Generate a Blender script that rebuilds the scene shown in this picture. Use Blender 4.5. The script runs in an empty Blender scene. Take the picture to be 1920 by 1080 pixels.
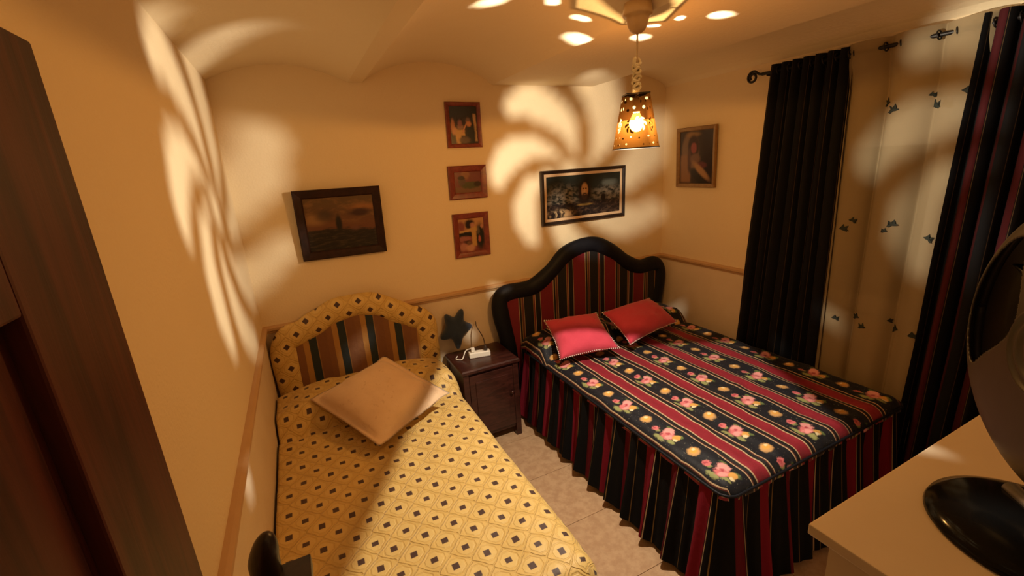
import bpy, bmesh, math, random
from math import sin, cos, pi, sqrt, atan2, hypot
from mathutils import Vector, Matrix
random.seed(7)
S = bpy.context.scene
COL = S.collection

# ------------------------------------------------------------------ camera, world, exposure
F_PX, YAW, PITCH, ROLL = 823.93, .4402546, .274374, -.0656439
cy_, sy_, cp_, sp_, cr_, sr_ = cos(YAW), sin(YAW), cos(PITCH), sin(PITCH), cos(ROLL), sin(ROLL)
fw = Vector((sy_*cp_, cy_*cp_, -sp_)); rt = Vector((cy_, -sy_, 0)); up = rt.cross(fw)
r2 = rt*cr_ + up*sr_; u2 = up*cr_ - rt*sr_
cd = bpy.data.cameras.new('camera'); cam = bpy.data.objects.new('camera', cd); COL.objects.link(cam)
cd.sensor_width = 36; cd.lens = F_PX/1920*36; cd.clip_start = .02
mw = Matrix((r2, u2, -fw)).transposed().to_4x4(); mw.translation = (0, 0, 1.89)
cam.matrix_world = mw
S.camera = cam
W = bpy.data.worlds.new('world'); S.world = W; W.use_nodes = True
W.node_tree.nodes['Background'].inputs[0].default_value = (.9, .7, .5, 1)
W.node_tree.nodes['Background'].inputs[1].default_value = 0
S.view_settings.view_transform = 'Standard'; S.view_settings.look = 'None'
S.view_settings.gamma = 1; S.view_settings.use_curve_mapping = False
S.view_settings.exposure = 0.0
LAMP = Vector((1.26, 1.43, 2.015))
LAMP_WATTS = 112
LAMP_RGB = (1, .87, .68)

# ------------------------------------------------------------------ node expressions
class X:
    """a value in a node tree that can be combined with + - * / and named functions"""
    def __init__(s, nt, v): s.nt = nt; s.v = v
    def op(s, o, *a):
        n = s.nt.nodes.new('ShaderNodeMath'); n.operation = o
        for i, q in enumerate((s,)+a):
            q = q.v if isinstance(q, X) else q
            if isinstance(q, (int, float)): n.inputs[i].default_value = q
            else: s.nt.links.new(q, n.inputs[i])
        return X(s.nt, n.outputs[0])
    def __add__(s, o): return s.op('ADD', o)
    __radd__ = __add__
    def __sub__(s, o): return s.op('SUBTRACT', o)
    def __rsub__(s, o): return X(s.nt, o).op('SUBTRACT', s)
    def __mul__(s, o): return s.op('MULTIPLY', o)
    __rmul__ = __mul__
    def __truediv__(s, o): return s.op('DIVIDE', o)
    def abs(s): return s.op('ABSOLUTE')
    def mod(s, o): return s.op('FLOORED_MODULO', o)
    def floor(s): return s.op('FLOOR')
    def lt(s, o): return s.op('LESS_THAN', o)
    def gt(s, o): return s.op('GREATER_THAN', o)
    def min(s, o): return s.op('MINIMUM', o)
    def max(s, o): return s.op('MAXIMUM', o)
    def sqrt(s): return s.op('SQRT')
    def sin(s): return s.op('SINE')
    def step(s, a, b):      # smooth 0..1 as the value goes a -> b
        n = s.nt.nodes.new('ShaderNodeMapRange'); n.interpolation_type = 'SMOOTHSTEP'
        s.nt.links.new(s.v, n.inputs[0]); n.inputs[1].default_value = a; n.inputs[2].default_value = b
        if a > b: n.inputs[1].default_value = b; n.inputs[2].default_value = a; n.inputs[3].default_value = 1; n.inputs[4].default_value = 0
        return X(s.nt, n.outputs[0])

class T:
    def __init__(s, nt): s.nt = nt
    def pos(s):
        g = s.nt.nodes.new('ShaderNodeNewGeometry'); p = s.nt.nodes.new('ShaderNodeSeparateXYZ')
        s.nt.links.new(g.outputs['Position'], p.inputs[0]); return [X(s.nt, o) for o in p.outputs]
    def obj(s):
        g = s.nt.nodes.new('ShaderNodeTexCoord'); p = s.nt.nodes.new('ShaderNodeSeparateXYZ')
        s.nt.links.new(g.outputs['Object'], p.inputs[0]); return [X(s.nt, o) for o in p.outputs]
    def uv(s):
        g = s.nt.nodes.new('ShaderNodeTexCoord'); p = s.nt.nodes.new('ShaderNodeSeparateXYZ')
        s.nt.links.new(g.outputs['UV'], p.inputs[0]); return [X(s.nt, o) for o in p.outputs][:2]
    def vec(s, x, y, z=0):
        n = s.nt.nodes.new('ShaderNodeCombineXYZ')
        for i, q in enumerate((x, y, z)):
            q = q.v if isinstance(q, X) else q
            if isinstance(q, (int, float)): n.inputs[i].default_value = q
            else: s.nt.links.new(q, n.inputs[i])
        return n.outputs[0]
    def noise(s, scale, detail=2, rough=.5, vec=None, dist=0):
        n = s.nt.nodes.new('ShaderNodeTexNoise'); n.inputs['Scale'].default_value = scale
        n.inputs['Detail'].default_value = detail; n.inputs['Roughness'].default_value = rough; n.inputs['Distortion'].default_value = dist
        if vec is None:
            g = s.nt.nodes.new('ShaderNodeNewGeometry'); vec = g.outputs['Position']
        s.nt.links.new(vec, n.inputs['Vector']); return X(s.nt, n.outputs[0])
    def mix(s, f, a, b):
        n = s.nt.nodes.new('ShaderNodeMix'); n.data_type = 'RGBA'
        for k, q in ((0, f), (6, a), (7, b)):
            if isinstance(q, X): s.nt.links.new(q.v, n.inputs[k])
            elif isinstance(q, (int, float)): n.inputs[k].default_value = q
            elif isinstance(q, tuple): n.inputs[k].default_value = (*q, 1)
            else: s.nt.links.new(q, n.inputs[k])
        return n.outputs[2]
    def ell(s, u, v, cx, cy, rx, ry, soft=.15):
        d = (((u-cx)/rx)*((u-cx)/rx) + ((v-cy)/ry)*((v-cy)/ry)).sqrt()
        return d.step(1+soft, 1-soft)
    def box(s, u, v, x0, x1, y0, y1, e=.01):
        return u.step(x0-e, x0+e)*u.step(x1+e, x1-e)*v.step(y0-e, y0+e)*v.step(y1+e, y1-e)

MATS = {}
def mat(name, col=(.5, .5, .5), rough=.6, build=None, metal=0, spec=.5, sheen=0):
    """build(t) may return colour, or (colour, bump height X, bump distance)"""
    m = bpy.data.materials.new(name); m.use_nodes = True; nt = m.node_tree
    b = nt.nodes['Principled BSDF']
    b.inputs['Base Color'].default_value = (*col, 1); b.inputs['Roughness'].default_value = rough
    b.inputs['Metallic'].default_value = metal; b.inputs['Specular IOR Level'].default_value = spec
    if sheen: b.inputs['Sheen Weight'].default_value = sheen
    if build:
        r = build(T(nt)); h = None
        if isinstance(r, tuple) and len(r) == 3 and isinstance(r[1], X): r, h, dist = r
        if r is not None:
            if isinstance(r, tuple): b.inputs['Base Color'].default_value = (*r, 1)
            else: nt.links.new(r, b.inputs['Base Color'])
        if h is not None:
            bn = nt.nodes.new('ShaderNodeBump'); bn.inputs['Distance'].default_value = dist; bn.inputs['Strength'].default_value = .8
            nt.links.new(h.v, bn.inputs['Height']); nt.links.new(bn.outputs[0], b.inputs['Normal'])
    MATS[name] = m
    return m

def srgb(r, g, b):
    f = lambda c: (c/255/12.92 if c/255 <= .04045 else ((c/255+.055)/1.055)**2.4)
    return (f(r), f(g), f(b))

WALL = (.82, .66, .42)
def _wall(t):
    n = t.noise(1.6, 3); f = t.noise(90, 2)
    return t.mix(n, tuple(c*.95 for c in WALL), tuple(min(1, c*1.04) for c in WALL)), f, .002
mat('plaster', rough=.75, build=_wall, spec=.25)
mat('ceiling_paint', rough=.8, spec=.2, build=lambda t: (t.mix(t.noise(2, 3), (.80, .66, .43), (.86, .73, .50)), t.noise(60, 2), .002))
def _wains(t):
    n = t.noise(45, 4, .7); n2 = t.noise(6, 3)
    return t.mix(n2, (.72, .58, .40), (.82, .68, .50)), n, .003
mat('wainscot_paper', rough=.65, build=_wains, spec=.3)
mat('rail_wood', rough=.5, build=lambda t: t.mix(t.noise(12, 3), (.50, .30, .14), (.60, .38, .19)))
def _tile(t):
    a = t.noise(22, 5, .65); b = t.noise(3, 2); c = t.noise(120, 2)
    c1 = t.mix(a.step(.35, .65), (.46, .28, .16), (.60, .40, .24))
    return t.mix(b*.5, c1, (.54, .34, .19)), c, .0005
mat('floor_tile', rough=.32, build=_tile)
mat('grout', (.50, .33, .19), .9)
def wood(name, a, b, rough=.4, sx=30, sy=30, sz=2.2, spec=.5):
    def f(t):
        p = t.obj(); n = t.noise(1, 5, .6, t.vec(p[0]*sx, p[1]*sy, p[2]*sz), .6)
        return t.mix(n.step(.32, .68), a, b), n, .0008
    return mat(name, rough=rough, build=f, spec=spec)
wood('door_wood', (.028, .0065, .0045), (.095, .021, .012), .45, spec=.3)
wood('mahogany', (.028, .008, .006), (.060, .017, .012), .28, 8, 40, 40)
wood('dark_stand', (.012, .006, .004), (.03, .013, .008), .35)
wood('frame_dark', (.018, .006, .003), (.035, .012, .006), .5, 20, 20, 20, .25)
wood('frame_red', (.15, .026, .018), (.24, .05, .03), .35, 25, 25, 25)
wood('frame_black', (.012, .006, .004), (.028, .014, .008), .4, 20, 20, 20)
mat('frame_bronze', rough=.35, metal=.5, build=lambda t: t.mix(t.noise(40, 3), (.22, .12, .05), (.38, .23, .10)))
mat('slip_gold', (.62, .42, .24), .45)
mat('cream_board', rough=.4, build=lambda t: t.mix(t.noise(5, 3), (.60, .48, .33), (.68, .56, .40)))
mat('white_plastic', (.85, .80, .70), .35)
mat('black_plastic', (.006, .006, .006), .14, spec=.12)
mat('fan_shell', rough=.38, spec=.35, build=lambda t: t.mix(t.noise(30, 2), (.040, .034, .026), (.055, .046, .036)))
mat('fan_dark', (.006, .006, .006), .3)
mat('grey_metal', (.25, .23, .20), .35, metal=.8)
mat('iron', (.010, .008, .007), .45, metal=.3)
mat('brass', (.55, .36, .14), .35, metal=.7)
mat('rose_wood', rough=.3, build=lambda t: t.mix(t.noise(25, 3), (.50, .30, .12), (.66, .44, .20)))
mat('cord_cloth', (.55, .40, .22), .8)
mat('cord_wrap', (.80, .68, .42), .6)
mat('dark_cable', (.05, .03, .02), .5)
mat('navy_leather', rough=.55, spec=.22, build=lambda t: (t.mix(t.noise(8, 3), (.004, .0045, .007), (.008, .009, .014)), t.noise(14, 3), .006))
mat('blue_felt', rough=.95, sheen=.4, build=lambda t: (t.mix(t.noise(30, 3), (.010, .020, .045), (.020, .038, .075)), t.noise(220, 2), .002))
mat('red_cotton', rough=.85, sheen=.2, build=lambda t: (t.mix(t.noise(9, 3), (.50, .034, .066), (.60, .05, .095)), t.noise(18, 3), .006))
mat('bead_white', (.8, .72, .66), .6)
def _beige(t):
    n = t.noise(9, 3, .6); f = t.noise(38, 3, .6)
    c = t.mix(n, (.72, .49, .29), (.80, .58, .37))
    return t.mix(f.step(.60, .72)*.45, c, (.56, .33, .17)), t.noise(22, 3), .005
mat('beige_satin', rough=.6, sheen=.3, build=_beige)
mat('mattress_white', (.6, .55, .48), .9)

# yellow quilt with octagons and brown squares
def _quilt(xf, yf, ox, oy, px, py, sq, rotate=False, uv=False):
    def f(t):
        p = t.uv() if uv else t.pos(); u = p[xf]-ox; v = p[yf]-oy
        w = t.noise(7, 2)-.5
        u = u + w*.010; v = v + (t.noise(6, 2)-.5)*.010
        def cell(u, v):
            a = ((u+px/2).mod(px)-px/2).abs(); b = ((v+py/2).mod(py)-py/2).abs()
            return a, b
        a1, b1 = cell(u, v); a2, b2 = cell(u+px/2, v+py/2)
        if rotate: d1 = (a1+b1)*.72; d2 = (a2+b2)*.72
        else: d1 = a1.max(b1); d2 = a2.max(b2)
        d = d1.min(d2)
        o1 = a1.max(b1).max((a1+b1)*.76); o2 = a2.max(b2).max((a2+b2)*.76); o = o1.min(o2)
        ring = (o-px*.30).abs().step(.0045, .0015)
        seam = (o1-o2).abs().step(.007, .002)
        n = t.noise(12, 3)
        c = t.mix(n, (.66, .45, .135), (.76, .54, .19))
        c = t.mix(o.step(px*.28, px*.31)*.22, c, (.60, .34, .05))
        c = t.mix(ring*.16, c, (.50, .27, .04))
        c = t.mix(seam*.22, c, (.45, .24, .035))
        sqm = d.step(sq+.0015, sq-.0015)
        rim = d.step(sq+.004, sq+.002)
        c = t.mix(rim*.3, c, (.75, .50, .20))
        c = t.mix(sqm, c, (.060, .026, .018))
        h = (1-seam)*.6 + (1-ring)*.25 + t.noise(30, 3)*.5
        return c, h, .006
    return f
mat('quilt_yellow', rough=.55, sheen=.15, build=_quilt(0, 1, .048, 1.424, .114, .123, .0120, uv=True))
mat('headboard_yellow', rough=.55, build=_quilt(0, 2, .0, 1.0, .125, .135, .014, True))

def stripes(t, u, spec):
    """spec: list of (start, end, colour) over one coordinate; later ones paint over earlier"""
    c = spec[0]
    for (a, b, colr) in spec[1:]:
        c = t.mix(u.step(a-.0012, a+.0012)*u.step(b+.0012, b-.0012), c, colr)
    return c
BLK, RED, CRM, GLD, NAV = (.0055, .005, .005), (.17, .008, .018), (.48, .34, .20), (.36, .22, .06), (.006, .007, .013)
def _hb1panel(t):
    x = t.pos()[0] + (t.noise(5, 1)-.5)*.008
    u = (x+.136).mod(.172)
    c = stripes(t, u, [(.22, .095, .035), (.035, .068, (.42, .22, .055)), (.068, .115, (.016, .028, .032)), (.115, .172, (.20, .085, .035)), (.113, .118, (.30, .16, .05))])
    return c, t.noise(30, 3), .004
mat('headboard_stripes_gold', rough=.7, build=_hb1panel)
def _hb2panel(t):
    x = t.pos()[0] + (t.noise(5, 1)-.5)*.006
    u = (x-1.283).mod(.30)
    c = stripes(t, u, [BLK, (0, .075, RED), (.077, .082, CRM), (.098, .102, GLD), (.105, .118, (.12, .03, .02)), (.119, .122, CRM), (.20, .204, GLD), (.215, .220, CRM), (.205, .214, RED), (.228, .30, BLK), (.262, .266, CRM), (.268, .30, RED)])
    return c, t.noise(30, 3), .003
mat('headboard_stripes_red', rough=.7, build=_hb2panel)
def _floral(t):
    p = t.uv()
    wob = (t.noise(9, 2)-.5)*.010
    x = p[0]+wob; y = p[1]+(t.noise(11, 2)-.5)*.008
    P = .2875
    u = (x-1.425+P/2).mod(P)-P/2                 # 0 in the middle of a floral band
    k = ((x-1.425+P/2)/P).floor()
    Y = .305
    v = (y-1.06+k.mod(2)*(-.155)+Y/2).mod(Y)-Y/2       # 0 at a pink cluster
    a = u.abs()
    c = t.mix(a.step(.096, .099), NAV, RED)
    c = t.mix(t.noise(40, 2)*.35, c, BLK)
    def band(r0, r1, colr, c): return t.mix(a.step(r0-.0015, r0+.0015)*a.step(r1+.0015, r1-.0015), c, colr)
    redt = t.mix(t.noise(14, 3), (.19, .009, .02), (.27, .016, .03))
    c = t.mix(a.step(.104, .107), c, redt)
    c = band(.073, .079, CRM, c); c = band(.079, .084, (.10, .02, .015), c); c = band(.084, .100, BLK, c); c = band(.100, .106, CRM, c)
    # leaves, sprigs
    def blob(c, cx, cy, rx, ry, colr, s=.25):
        nz = (t.noise(70, 2)-.5)*.022
        return t.mix(t.ell(u+nz, v-nz, cx, cy, rx, ry, s), c, colr)
    for i, (cx, cy, rx, ry) in enumerate([(-.048, .010, .012, .030), (.030, -.050, .012, .016), (-.015, .060, .014, .020), (.045, .030, .010, .020), (-.03, -.045, .012, .022)]):
        c = blob(c, cx, cy, rx, ry, [(.26, .27, .10), (.11, .15, .05)][i % 2], .35)
    sp = t.noise(130, 1).step(.70, .74)*a.lt(.068)
    c = t.mix(sp*.5, c, (.30, .28, .20))
    pk1, pk2, pk3 = (.60, .16, .17), (.74, .31, .30), (.40, .06, .08)
    c = blob(c, -.012, .070, .018, .018, pk1); c = blob(c, -.014, .074, .009, .008, pk3, .4)
    c = blob(c, -.006, -.004, .032, .030, pk1); c = blob(c, .022, .014, .026, .026, pk2); c = blob(c, -.014, -.014, .020, .014, pk2, .4)
    c = blob(c, .004, .004, .011, .010, pk3, .5)
    c = blob(c, .012, -.040, .020, .018, (.62, .33, .08)); c = blob(c, -.004, -.050, .010, .010, (.70, .58, .35), .4)
    # yellow rose half way between
    v2 = (v+Y/2+Y/2).mod(Y)-Y/2
    nz = (t.noise(80, 2)-.5)*.016
    v3 = (v+Y).mod(Y)-Y/2
    c = t.mix(t.ell(u+nz, v3+nz, .0, .0, .030, .027, .25), c, (.52, .30, .12))
    c = t.mix(t.ell(u-nz, v3, .004, .004, .019, .017, .4), c, (.70, .36, .07))
    c = t.mix(t.ell(u+nz, v3-nz, .010, .012, .009, .008, .4), c, (.80, .62, .36))
    return c, t.noise(22, 3), .006
mat('floral_quilt', rough=.65, spec=.3, sheen=.05, build=_floral)
def _skirt(t):
    u, v = t.uv()
    w = u.mod(.40)
    c = stripes(t, w, [BLK, (.02, .10, RED), (.104, .108, CRM), (.135, .139, (.22, .13, .04)), (.225, .275, (.10, .006, .010)), (.279, .283, (.34, .23, .13)), (.345, .348, (.16, .09, .03))])
    return c, t.noise(40, 2), .002
mat('skirt_stripes', rough=.9, build=_skirt, spec=.12)
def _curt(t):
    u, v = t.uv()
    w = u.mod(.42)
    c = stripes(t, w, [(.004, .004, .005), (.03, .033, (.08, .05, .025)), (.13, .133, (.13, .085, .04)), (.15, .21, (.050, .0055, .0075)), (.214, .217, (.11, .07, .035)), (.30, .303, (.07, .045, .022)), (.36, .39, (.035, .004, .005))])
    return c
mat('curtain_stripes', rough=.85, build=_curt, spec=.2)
mat('bird_thread', (.014, .020, .014), .8)

def sheer_material():
    m = bpy.data.materials.new('sheer_voile'); m.use_nodes = True; nt = m.node_tree; nt.nodes.clear()
    o = nt.nodes.new('ShaderNodeOutputMaterial'); d = nt.nodes.new('ShaderNodeBsdfDiffuse'); tl = nt.nodes.new('ShaderNodeBsdfTranslucent')
    tr = nt.nodes.new('ShaderNodeBsdfTransparent'); a = nt.nodes.new('ShaderNodeMixShader'); b = nt.nodes.new('ShaderNodeMixShader')
    d.inputs[0].default_value = (.40, .31, .18, 1); tl.inputs[0].default_value = (.36, .28, .16, 1)
    a.inputs[0].default_value = .35; b.inputs[0].default_value = .13
    L = nt.links.new; L(d.outputs[0], a.inputs[1]); L(tl.outputs[0], a.inputs[2]); L(a.outputs[0], b.inputs[1]); L(tr.outputs[0], b.inputs[2]); L(b.outputs[0], o.inputs[0])
    MATS['sheer_voile'] = m
sheer_material()
def shade_material():
    # amber translucent lampshade: clear amber up to just above the bulb, opaque band above; faint inner glow
    m = bpy.data.materials.new('amber_shade'); m.use_nodes = True; nt = m.node_tree; nt.nodes.clear(); t = T(nt)
    o = nt.nodes.new('ShaderNodeOutputMaterial'); d = nt.nodes.new('ShaderNodeBsdfDiffuse'); tr = nt.nodes.new('ShaderNodeBsdfTransparent'); a = nt.nodes.new('ShaderNodeAddShader')
    z = t.obj()[2]
    band = z.step(.0065, .0075)
    nt.links.new(t.mix(band, (.215, .112, .034), (.045, .020, .006)), tr.inputs[0])
    d.inputs[0].default_value = (.020, .0125, .0050, 1)
    nt.links.new(tr.outputs[0], a.inputs[0]); nt.links.new(d.outputs[0], a.inputs[1]); nt.links.new(a.outputs[0], o.inputs[0])
    MATS['amber_shade'] = m
shade_material()
def top_dimmer():  # tinted see-through sheet, only there to weaken light going up
    m = bpy.data.materials.new('top_dimmer'); m.use_nodes = True; nt = m.node_tree; nt.nodes.clear()
    o = nt.nodes.new('ShaderNodeOutputMaterial'); tr = nt.nodes.new('ShaderNodeBsdfTransparent'); tr.inputs[0].default_value = (.15, .112, .062, 1)
    nt.links.new(tr.outputs[0], o.inputs[0]); MATS['top_dimmer'] = m
top_dimmer()
def bulb_material():
    m = bpy.data.materials.new('bulb_glass'); m.use_nodes = True; nt = m.node_tree; nt.nodes.clear()
    o = nt.nodes.new('ShaderNodeOutputMaterial'); e = nt.nodes.new('ShaderNodeEmission'); tr = nt.nodes.new('ShaderNodeBsdfTransparent'); a = nt.nodes.new('ShaderNodeAddShader')
    e.inputs[0].default_value = (1, .85, .6, 1); e.inputs[1].default_value = 25
    nt.links.new(tr.outputs[0], a.inputs[0]); nt.links.new(e.outputs[0], a.inputs[1]); nt.links.new(a.outputs[0], o.inputs[0])
    MATS['bulb_glass'] = m
bulb_material()
def glass_material():
    m = bpy.data.materials.new('window_glass'); m.use_nodes = True
    b = m.node_tree.nodes['Principled BSDF']; b.inputs['Base Color'].default_value = (.01, .01, .012, 1); b.inputs['Roughness'].default_value = .05
    MATS['window_glass'] = m
glass_material()

# ------------------------------------------------------------------ object helpers
def thing(name, label=None, cat=None, loc=(0, 0, 0), group=None, kind=None):
    o = bpy.data.objects.new(name, None); COL.objects.link(o); o.location = loc; o.empty_display_size = .05
    tag(o, label, cat, group, kind); return o
def tag(o, label=None, cat=None, group=None, kind=None):
    if label: o['label'] = label
    if cat: o['category'] = cat
    if group: o['group'] = group
    if kind: o['kind'] = kind
    return o
def wloc(o):
    v = Vector(o.location)
    while o.parent: o = o.parent; v = v+Vector(o.location)
    return v
def obj(name, bm, m, parent=None, loc=None, smooth=False, bevel=0, seg=2):
    """bm holds world coordinates; the object's origin goes to loc (or its parent's origin)"""
    base = Vector(loc) if loc is not None else (wloc(parent) if parent else Vector((0, 0, 0)))
    if isinstance(bm, bmesh.types.BMesh):
        me = bpy.data.meshes.new(name); bmesh.ops.translate(bm, verts=bm.verts, vec=-base); bm.to_mesh(me); bm.free()
    else: me = bm
    if m: me.materials.append(MATS[m])
    o = bpy.data.objects.new(name, me); COL.objects.link(o)
    if parent: o.parent = parent; o.location = base-wloc(parent)
    else: o.location = base
    if smooth:
        for p in me.polygons: p.use_smooth = True
    if bevel:
        b = o.modifiers.new('bevel', 'BEVEL'); b.width = bevel; b.segments = seg; b.limit_method = 'ANGLE'
    return o
def BM(): return bmesh.new()
def box(bm, x0, x1, y0, y1, z0, z1):
    v = [bm.verts.new((x, y, z)) for z in (z0, z1) for y in (y0, y1) for x in (x0, x1)]
    for q in ((0, 2, 3, 1), (4, 5, 7, 6), (0, 1, 5, 4), (1, 3, 7, 5), (3, 2, 6, 7), (2, 0, 4, 6)): bm.faces.new([v[i] for i in q])
    return v
def bx(*a): b = BM(); box(b, *a); return b
def loft(bm, rings, close=True, caps=True):
    R = [[bm.verts.new(p) for p in r] for r in rings]; n = len(R[0])
    for a, b in zip(R, R[1:]):
        for i in range(n if close else n-1): bm.faces.new((a[i], a[(i+1) % n], b[(i+1) % n], b[i]))
    if caps and close: bm.faces.new(R[0][::-1]); bm.faces.new(R[-1])
    return R
def catmull(pts, n):
    pts = [Vector(p) for p in pts]; out = []
    P = [2*pts[0]-pts[1]]+pts+[2*pts[-1]-pts[-2]]
    for i in range(1, len(P)-2):
        a, b, c, d = P[i-1:i+3]
        for k in range(n):
            t = k/n
            out.append(.5*((2*b)+(c-a)*t+(2*a-5*b+4*c-d)*t*t+(3*b-a-3*c+d)*t*t*t))
    out.append(pts[-1]); return out
def tube(bm, path, r, n=10, r2=None, up=Vector((0, 1, 0)), rf=None):
    """sweep an ellipse (r in plane, r2 along up) along the path"""
    path = [Vector(p) for p in path]; rings = []
    for i, p in enumerate(path):
        d = (path[min(i+1, len(path)-1)]-path[max(i-1, 0)]).normalized()
        u = up if abs(d.dot(up)) < .95 else Vector((1, 0, 0))
        s = d.cross(u).normalized(); w = s.cross(d).normalized()
        k = rf(i/(len(path)-1)) if rf else 1
        rings.append([p+s*(cos(2*pi*j/n)*r*k)+w*(sin(2*pi*j/n)*(r2 or r)*k) for j in range(n)])
    loft(bm, rings)
def lathe(bm, prof, c=(0, 0, 0), n=32, axis=None):
    c = Vector(c); R = []
    if axis is None: ex, ey, ez = Vector((1, 0, 0)), Vector((0, 1, 0)), Vector((0, 0, 1))
    else:
        ez = Vector(axis).normalized(); ex = ez.orthogonal().normalized(); ey = ez.cross(ex)
    loft(bm, [[c+(ex*cos(2*pi*j/n)+ey*sin(2*pi*j/n))*r+ez*z for j in range(n)] for r, z in prof])
def prism_y(bm, pts, y0, y1):
    """extrude an (x, z) outline along y"""
    a = [bm.verts.new((x, y0, z)) for x, z in pts]; b = [bm.verts.new((x, y1, z)) for x, z in pts]; n = len(pts)
    bm.faces.new(a); bm.faces.new(b[::-1])
    for i in range(n): bm.faces.new((a[i], b[i], b[(i+1) % n], a[(i+1) % n]))
def fixn(bm): bmesh.ops.recalc_face_normals(bm, faces=bm.faces); return bm
def grid(name_uv, nu, nv, f, uvf=None):
    bm = BM(); ul = bm.loops.layers.uv.new('UVMap') if uvf else None
    V = [[bm.verts.new(f(i/nu, j/nv)) for j in range(nv+1)] for i in range(nu+1)]
    for i in range(nu):
        for j in range(nv):
            fc = bm.faces.new((V[i][j], V[i+1][j], V[i+1][j+1], V[i][j+1]))
            if uvf:
                for l, (a, b) in zip(fc.loops, ((i, j), (i+1, j), (i+1, j+1), (i, j+1))): l[ul].uv = uvf(a/nu, b/nv)
    return bm
def hsh(i, j=0):
    x = sin(i*127.1+j*311.7)*43758.5453; return x-math.floor(x)
def vn(x, y):          # value noise
    i, j = math.floor(x), math.floor(y); a, b = x-i, y-j; a = a*a*(3-2*a); b = b*b*(3-2*b)
    return (hsh(i, j)*(1-a)+hsh(i+1, j)*a)*(1-b)+(hsh(i, j+1)*(1-a)+hsh(i+1, j+1)*a)*b
def sst(a, b, x):
    t = max(0, min(1, (x-a)/(b-a))); return t*t*(3-2*t)

# ------------------------------------------------------------------ the room
X0, X1, Y0, Y1, ZC = -.30, 2.857, -.20, 2.90, 2.405
fl = obj('floor', bx(X0-.1, X1+.1, Y0-1.0, Y1+.1, -.08, -.004), 'grout'); tag(fl, 'beige marbled tile floor between the two beds', 'floor', kind='structure')
TS = .41
tile_me = None
ny = int((Y1+1.2)/TS)+1
for i in range(8):
    for j in range(ny):
        x, y = X0+i*TS, Y1-.02-(j+1)*TS
        a, b, c_, d_ = x+.0015, min(x+TS-.0015, X1), y+.0015, y+TS-.0015
        if b-a < .02: continue
        if b-a > TS-.01 and tile_me:
            o = bpy.data.objects.new('tile', tile_me); COL.objects.link(o); o.parent = fl; o.location = (a, c_, 0)
        else:
            o = obj('tile', bx(a, b, c_, d_, -.010, 0), 'floor_tile', fl, loc=(a, c_, 0))
            if b-a > TS-.01: tile_me = o.data
def wall(name, bm, label):
    o = obj(name, fixn(bm), 'plaster'); tag(o, label, 'wall', kind='structure'); return o
ZT = 2.75
wb = wall('wall_back', bx(X0-.1, X1+.1, Y1, Y1+.1, -.05, ZT), 'warm cream wall behind the headboards with five framed pictures')
wl = wall('wall_left', bx(X0-.1, X0, Y0-1.0, Y1, -.05, ZT), 'plain cream wall beside the yellow single bed')
WY0, WY1, WZ0, WZ1 = .50, 1.62, .92, 2.07
bm = BM(); box(bm, X1, X1+.1, Y0-.1, WY0, -.05, ZT); box(bm, X1, X1+.1, WY1, Y1, -.05, ZT); box(bm, X1, X1+.1, WY0, WY1, -.05, WZ0); box(bm, X1, X1+.1, WY0, WY1, WZ1, ZT)
wr = wall('wall_right', bm, 'cream wall with the curtained window')
bm = BM(); box(bm, .62, X1+.1, Y0-.1, Y0, -.05, ZT); box(bm, X0-.1, -.24, Y0-.1, Y0, -.05, ZT); box(bm, -.24, .62, Y0-.1, Y0, 2.06, ZT)
wf = wall('wall_front', bm, 'cream wall with the doorway')
bm = BM(); box(bm, -.6, X1+.1, Y0-1.2, Y0-1.1, -.05, ZT); wall('wall_hall', bm, 'plain hall wall beyond the doorway')
obj('wainscot', bx(X0, X1, Y1-.006, Y1, 0, 1.00), 'wainscot_paper', wb)
obj('wainscot', bx(X0, X0+.006, .75, Y1-.006, 0, 1.00), 'wainscot_paper', wl)
obj('wainscot', bx(X1-.006, X1, WY1+.1, Y1-.006, 0, 1.00), 'wainscot_paper', wr)
def rail(n, pts, label):
    bm = BM(); loft(bm, pts); o = obj('trim_%d' % n, fixn(bm), 'rail_wood'); tag(o, label, 'rail', kind='structure')
pf = [(0, 1.000), (.012, 1.000), (.016, 1.012), (.024, 1.020), (.024, 1.034), (.014, 1.042), (0, 1.045)]
rail(1, [[(x, Y1-d, z) for d, z in pf] for x in (X0, X1)], 'wooden chair rail along the picture wall')
rail(2, [[(X0+d, y, z) for d, z in pf] for y in (.70, Y1)], 'wooden chair rail along the wall by the single bed')
rail(3, [[(X1-d, y, z) for d, z in pf] for y in (WY1+.1, Y1)], 'wooden chair rail along the window wall')
# ceiling: shallow barrel vaults between flat joists, and one broad flat band
prof = []
def vault(a, b, rise, n=22, e=1):
    for i in range(n+1):
        u = i/n; prof.append((a+(b-a)*u, ZC+rise*(1-(2*u-1)**2)**e))
prof.append((X0-.1, ZC)); vault(X0, .40, .085); vault(.48, 1.315, .125, 26, .85); vault(2.13, X1, .095, 22, .7); prof.append((X1+.1, ZC))
outl = prof+[(X1+.1, 2.80), (X0-.1, 2.80)]
bm = BM()
ys = (Y0-1.1, Y1+.1)
A = [[bm.verts.new((x, y, z)) for x, z in outl] for y in ys]; n = len(outl)
for i in range(n): bm.faces.new((A[0][i], A[1][i], A[1][(i+1) % n], A[0][(i+1) % n]))
ce = obj('ceiling', fixn(bm), 'ceiling_paint'); tag(ce, 'cream vaulted ceiling with shallow barrel vaults', 'ceiling', kind='structure')

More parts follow.
